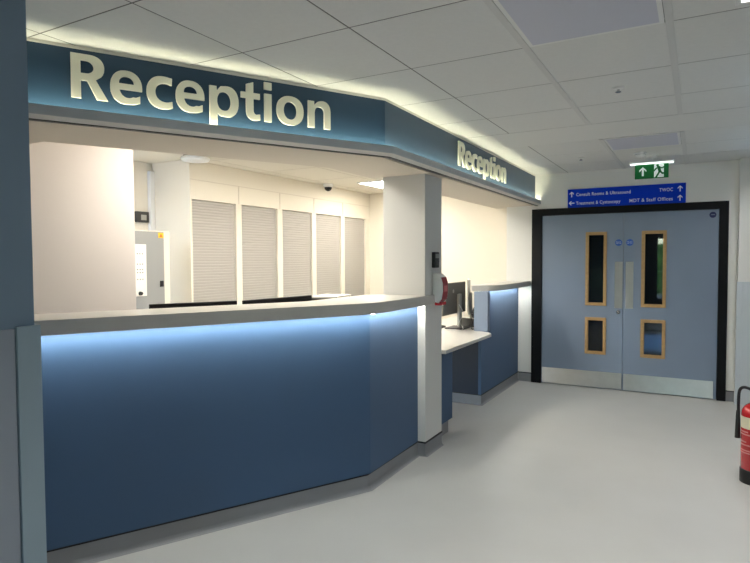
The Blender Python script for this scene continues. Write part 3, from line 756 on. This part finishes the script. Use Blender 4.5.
# ------------------------------------------------------------------ fire extinguisher
fe = thing('fire_extinguisher', 'red fire extinguisher with black hose standing on the floor at right edge', 'fire extinguisher', (.352, 4.40, 0.0), -.25)
R = .086
bm = bm_new(); lathe(bm, [(0, .001), (R-.004, .001), (R, .006), (R, .445)] + [(R*math.cos(a), .445+.075*math.sin(a)) for a in [PI/2*k/8 for k in range(1, 8)]] + [(.022, .521), (.022, .545), (0, .545)], 48); link('cylinder', bm, M['red'], fe, True)
bm = bm_new(); lathe(bm, [(R+.004, .0), (R+.004, .085), (R+.001, .09), (R+.0005, .0)], 48); link('base_ring', bm, M['blackplastic'], fe, True)
def arcband(bm, r, a0, a1, z0, z1, n=16):
    vs = [[bm.verts.new((r*math.cos(a0+(a1-a0)*k/n), r*math.sin(a0+(a1-a0)*k/n), z)) for k in range(n+1)] for z in (z0, z1)]
    for k in range(n): bm.faces.new((vs[0][k], vs[0][k+1], vs[1][k+1], vs[1][k]))
bm = bm_new(); arcband(bm, R+.0008, -PI*.95, -PI*.15, .355, .430); link('label_band', bm, M['label'], fe)
for k, (z, w) in enumerate(((.335, .35), (.318, .45), (.27, .3), (.25, .5), (.215, .42), (.2, .5))):
    bm = bm_new(); arcband(bm, R+.0008, -PI*.9, -PI*.9+PI*w*.8, z-.005, z+.004); link('label_line', bm, M['labelprint'], fe)
bm = bm_new(); lathe(bm, [(0, .540), (.024, .540), (.024, .575), (.016, .59), (0, .592)], 24); link('valve', bm, M['chrome'], fe, True)
bm = bm_new(); tube(bm, spline([(-.005, 0, .585), (.03, 0, .602), (.075, 0, .605), (.125, 0, .592)]), .009, 10); tube(bm, spline([(.0, 0, .568), (.03, 0, .565), (.11, 0, .55)]), .008, 10); link('handle', bm, M['blackplastic'], fe, True)
bm = bm_new(); tube(bm, spline([(0, -.02, .575), (-.035, -.025, .605), (-.075, -.02, .61), (-.098, -.01, .58), (-.103, -.005, .50), (-.103, 0, .42)], 6), .0095, 12); link('hose', bm, M['blackplastic'], fe, True)
bm = bm_new(); lathe(bm, [(0, .27), (.017, .27), (.0145, .33), (.012, .42), (.010, .45), (0, .45)], 20, Matrix.Translation((-.106, 0, 0))); link('horn', bm, M['blackplastic'], fe, True)

# ------------------------------------------------------------------ world, camera, view
W = bpy.data.worlds.new('World'); S.world = W; W.use_nodes = True
nt = W.node_tree; bg = nt.nodes['Background']
sky = nt.nodes.new('ShaderNodeTexSky'); sky.sky_type = 'NISHITA'; sky.sun_disc = False; sky.sun_elevation = math.radians(35); sky.sun_rotation = math.radians(20)
nt.links.new(sky.outputs[0], bg.inputs['Color']); bg.inputs['Strength'].default_value = 2.6
PL = bpy.data.lights.new('window_portal', 'AREA'); PL.shape = 'RECTANGLE'; PL.size = GX1-GX0; PL.size_y = GZ1-GZ0; PL.cycles.is_portal = True
po = bpy.data.objects.new('window_portal', PL); COL.objects.link(po); po.location = ((GX0+GX1)/2, -6.97, (GZ0+GZ1)/2); po.rotation_euler = (PI/2, 0, 0)

cam = bpy.data.cameras.new('Camera'); co = bpy.data.objects.new('Camera', cam); COL.objects.link(co); S.camera = co
yaw, p, r = (math.radians(v) for v in (29.1953, 2.2, -0.2536))
fw = Vector((-math.sin(yaw)*math.cos(p), math.cos(yaw)*math.cos(p), -math.sin(p)))
rt = Vector((math.cos(yaw), math.sin(yaw), 0)); up = rt.cross(fw)
rt, up = rt*math.cos(r)+up*math.sin(r), up*math.cos(r)-rt*math.sin(r)
co.matrix_world = basis((0, 0, 1.45), rt, up, -fw)
cam.sensor_fit = 'HORIZONTAL'; cam.sensor_width = 36; cam.lens = 576.05/750*36; cam.clip_start = .05
S.view_settings.view_transform = 'Standard'; S.view_settings.look = 'None'; S.view_settings.gamma = 1; S.view_settings.use_curve_mapping = False
S.view_settings.exposure = .42
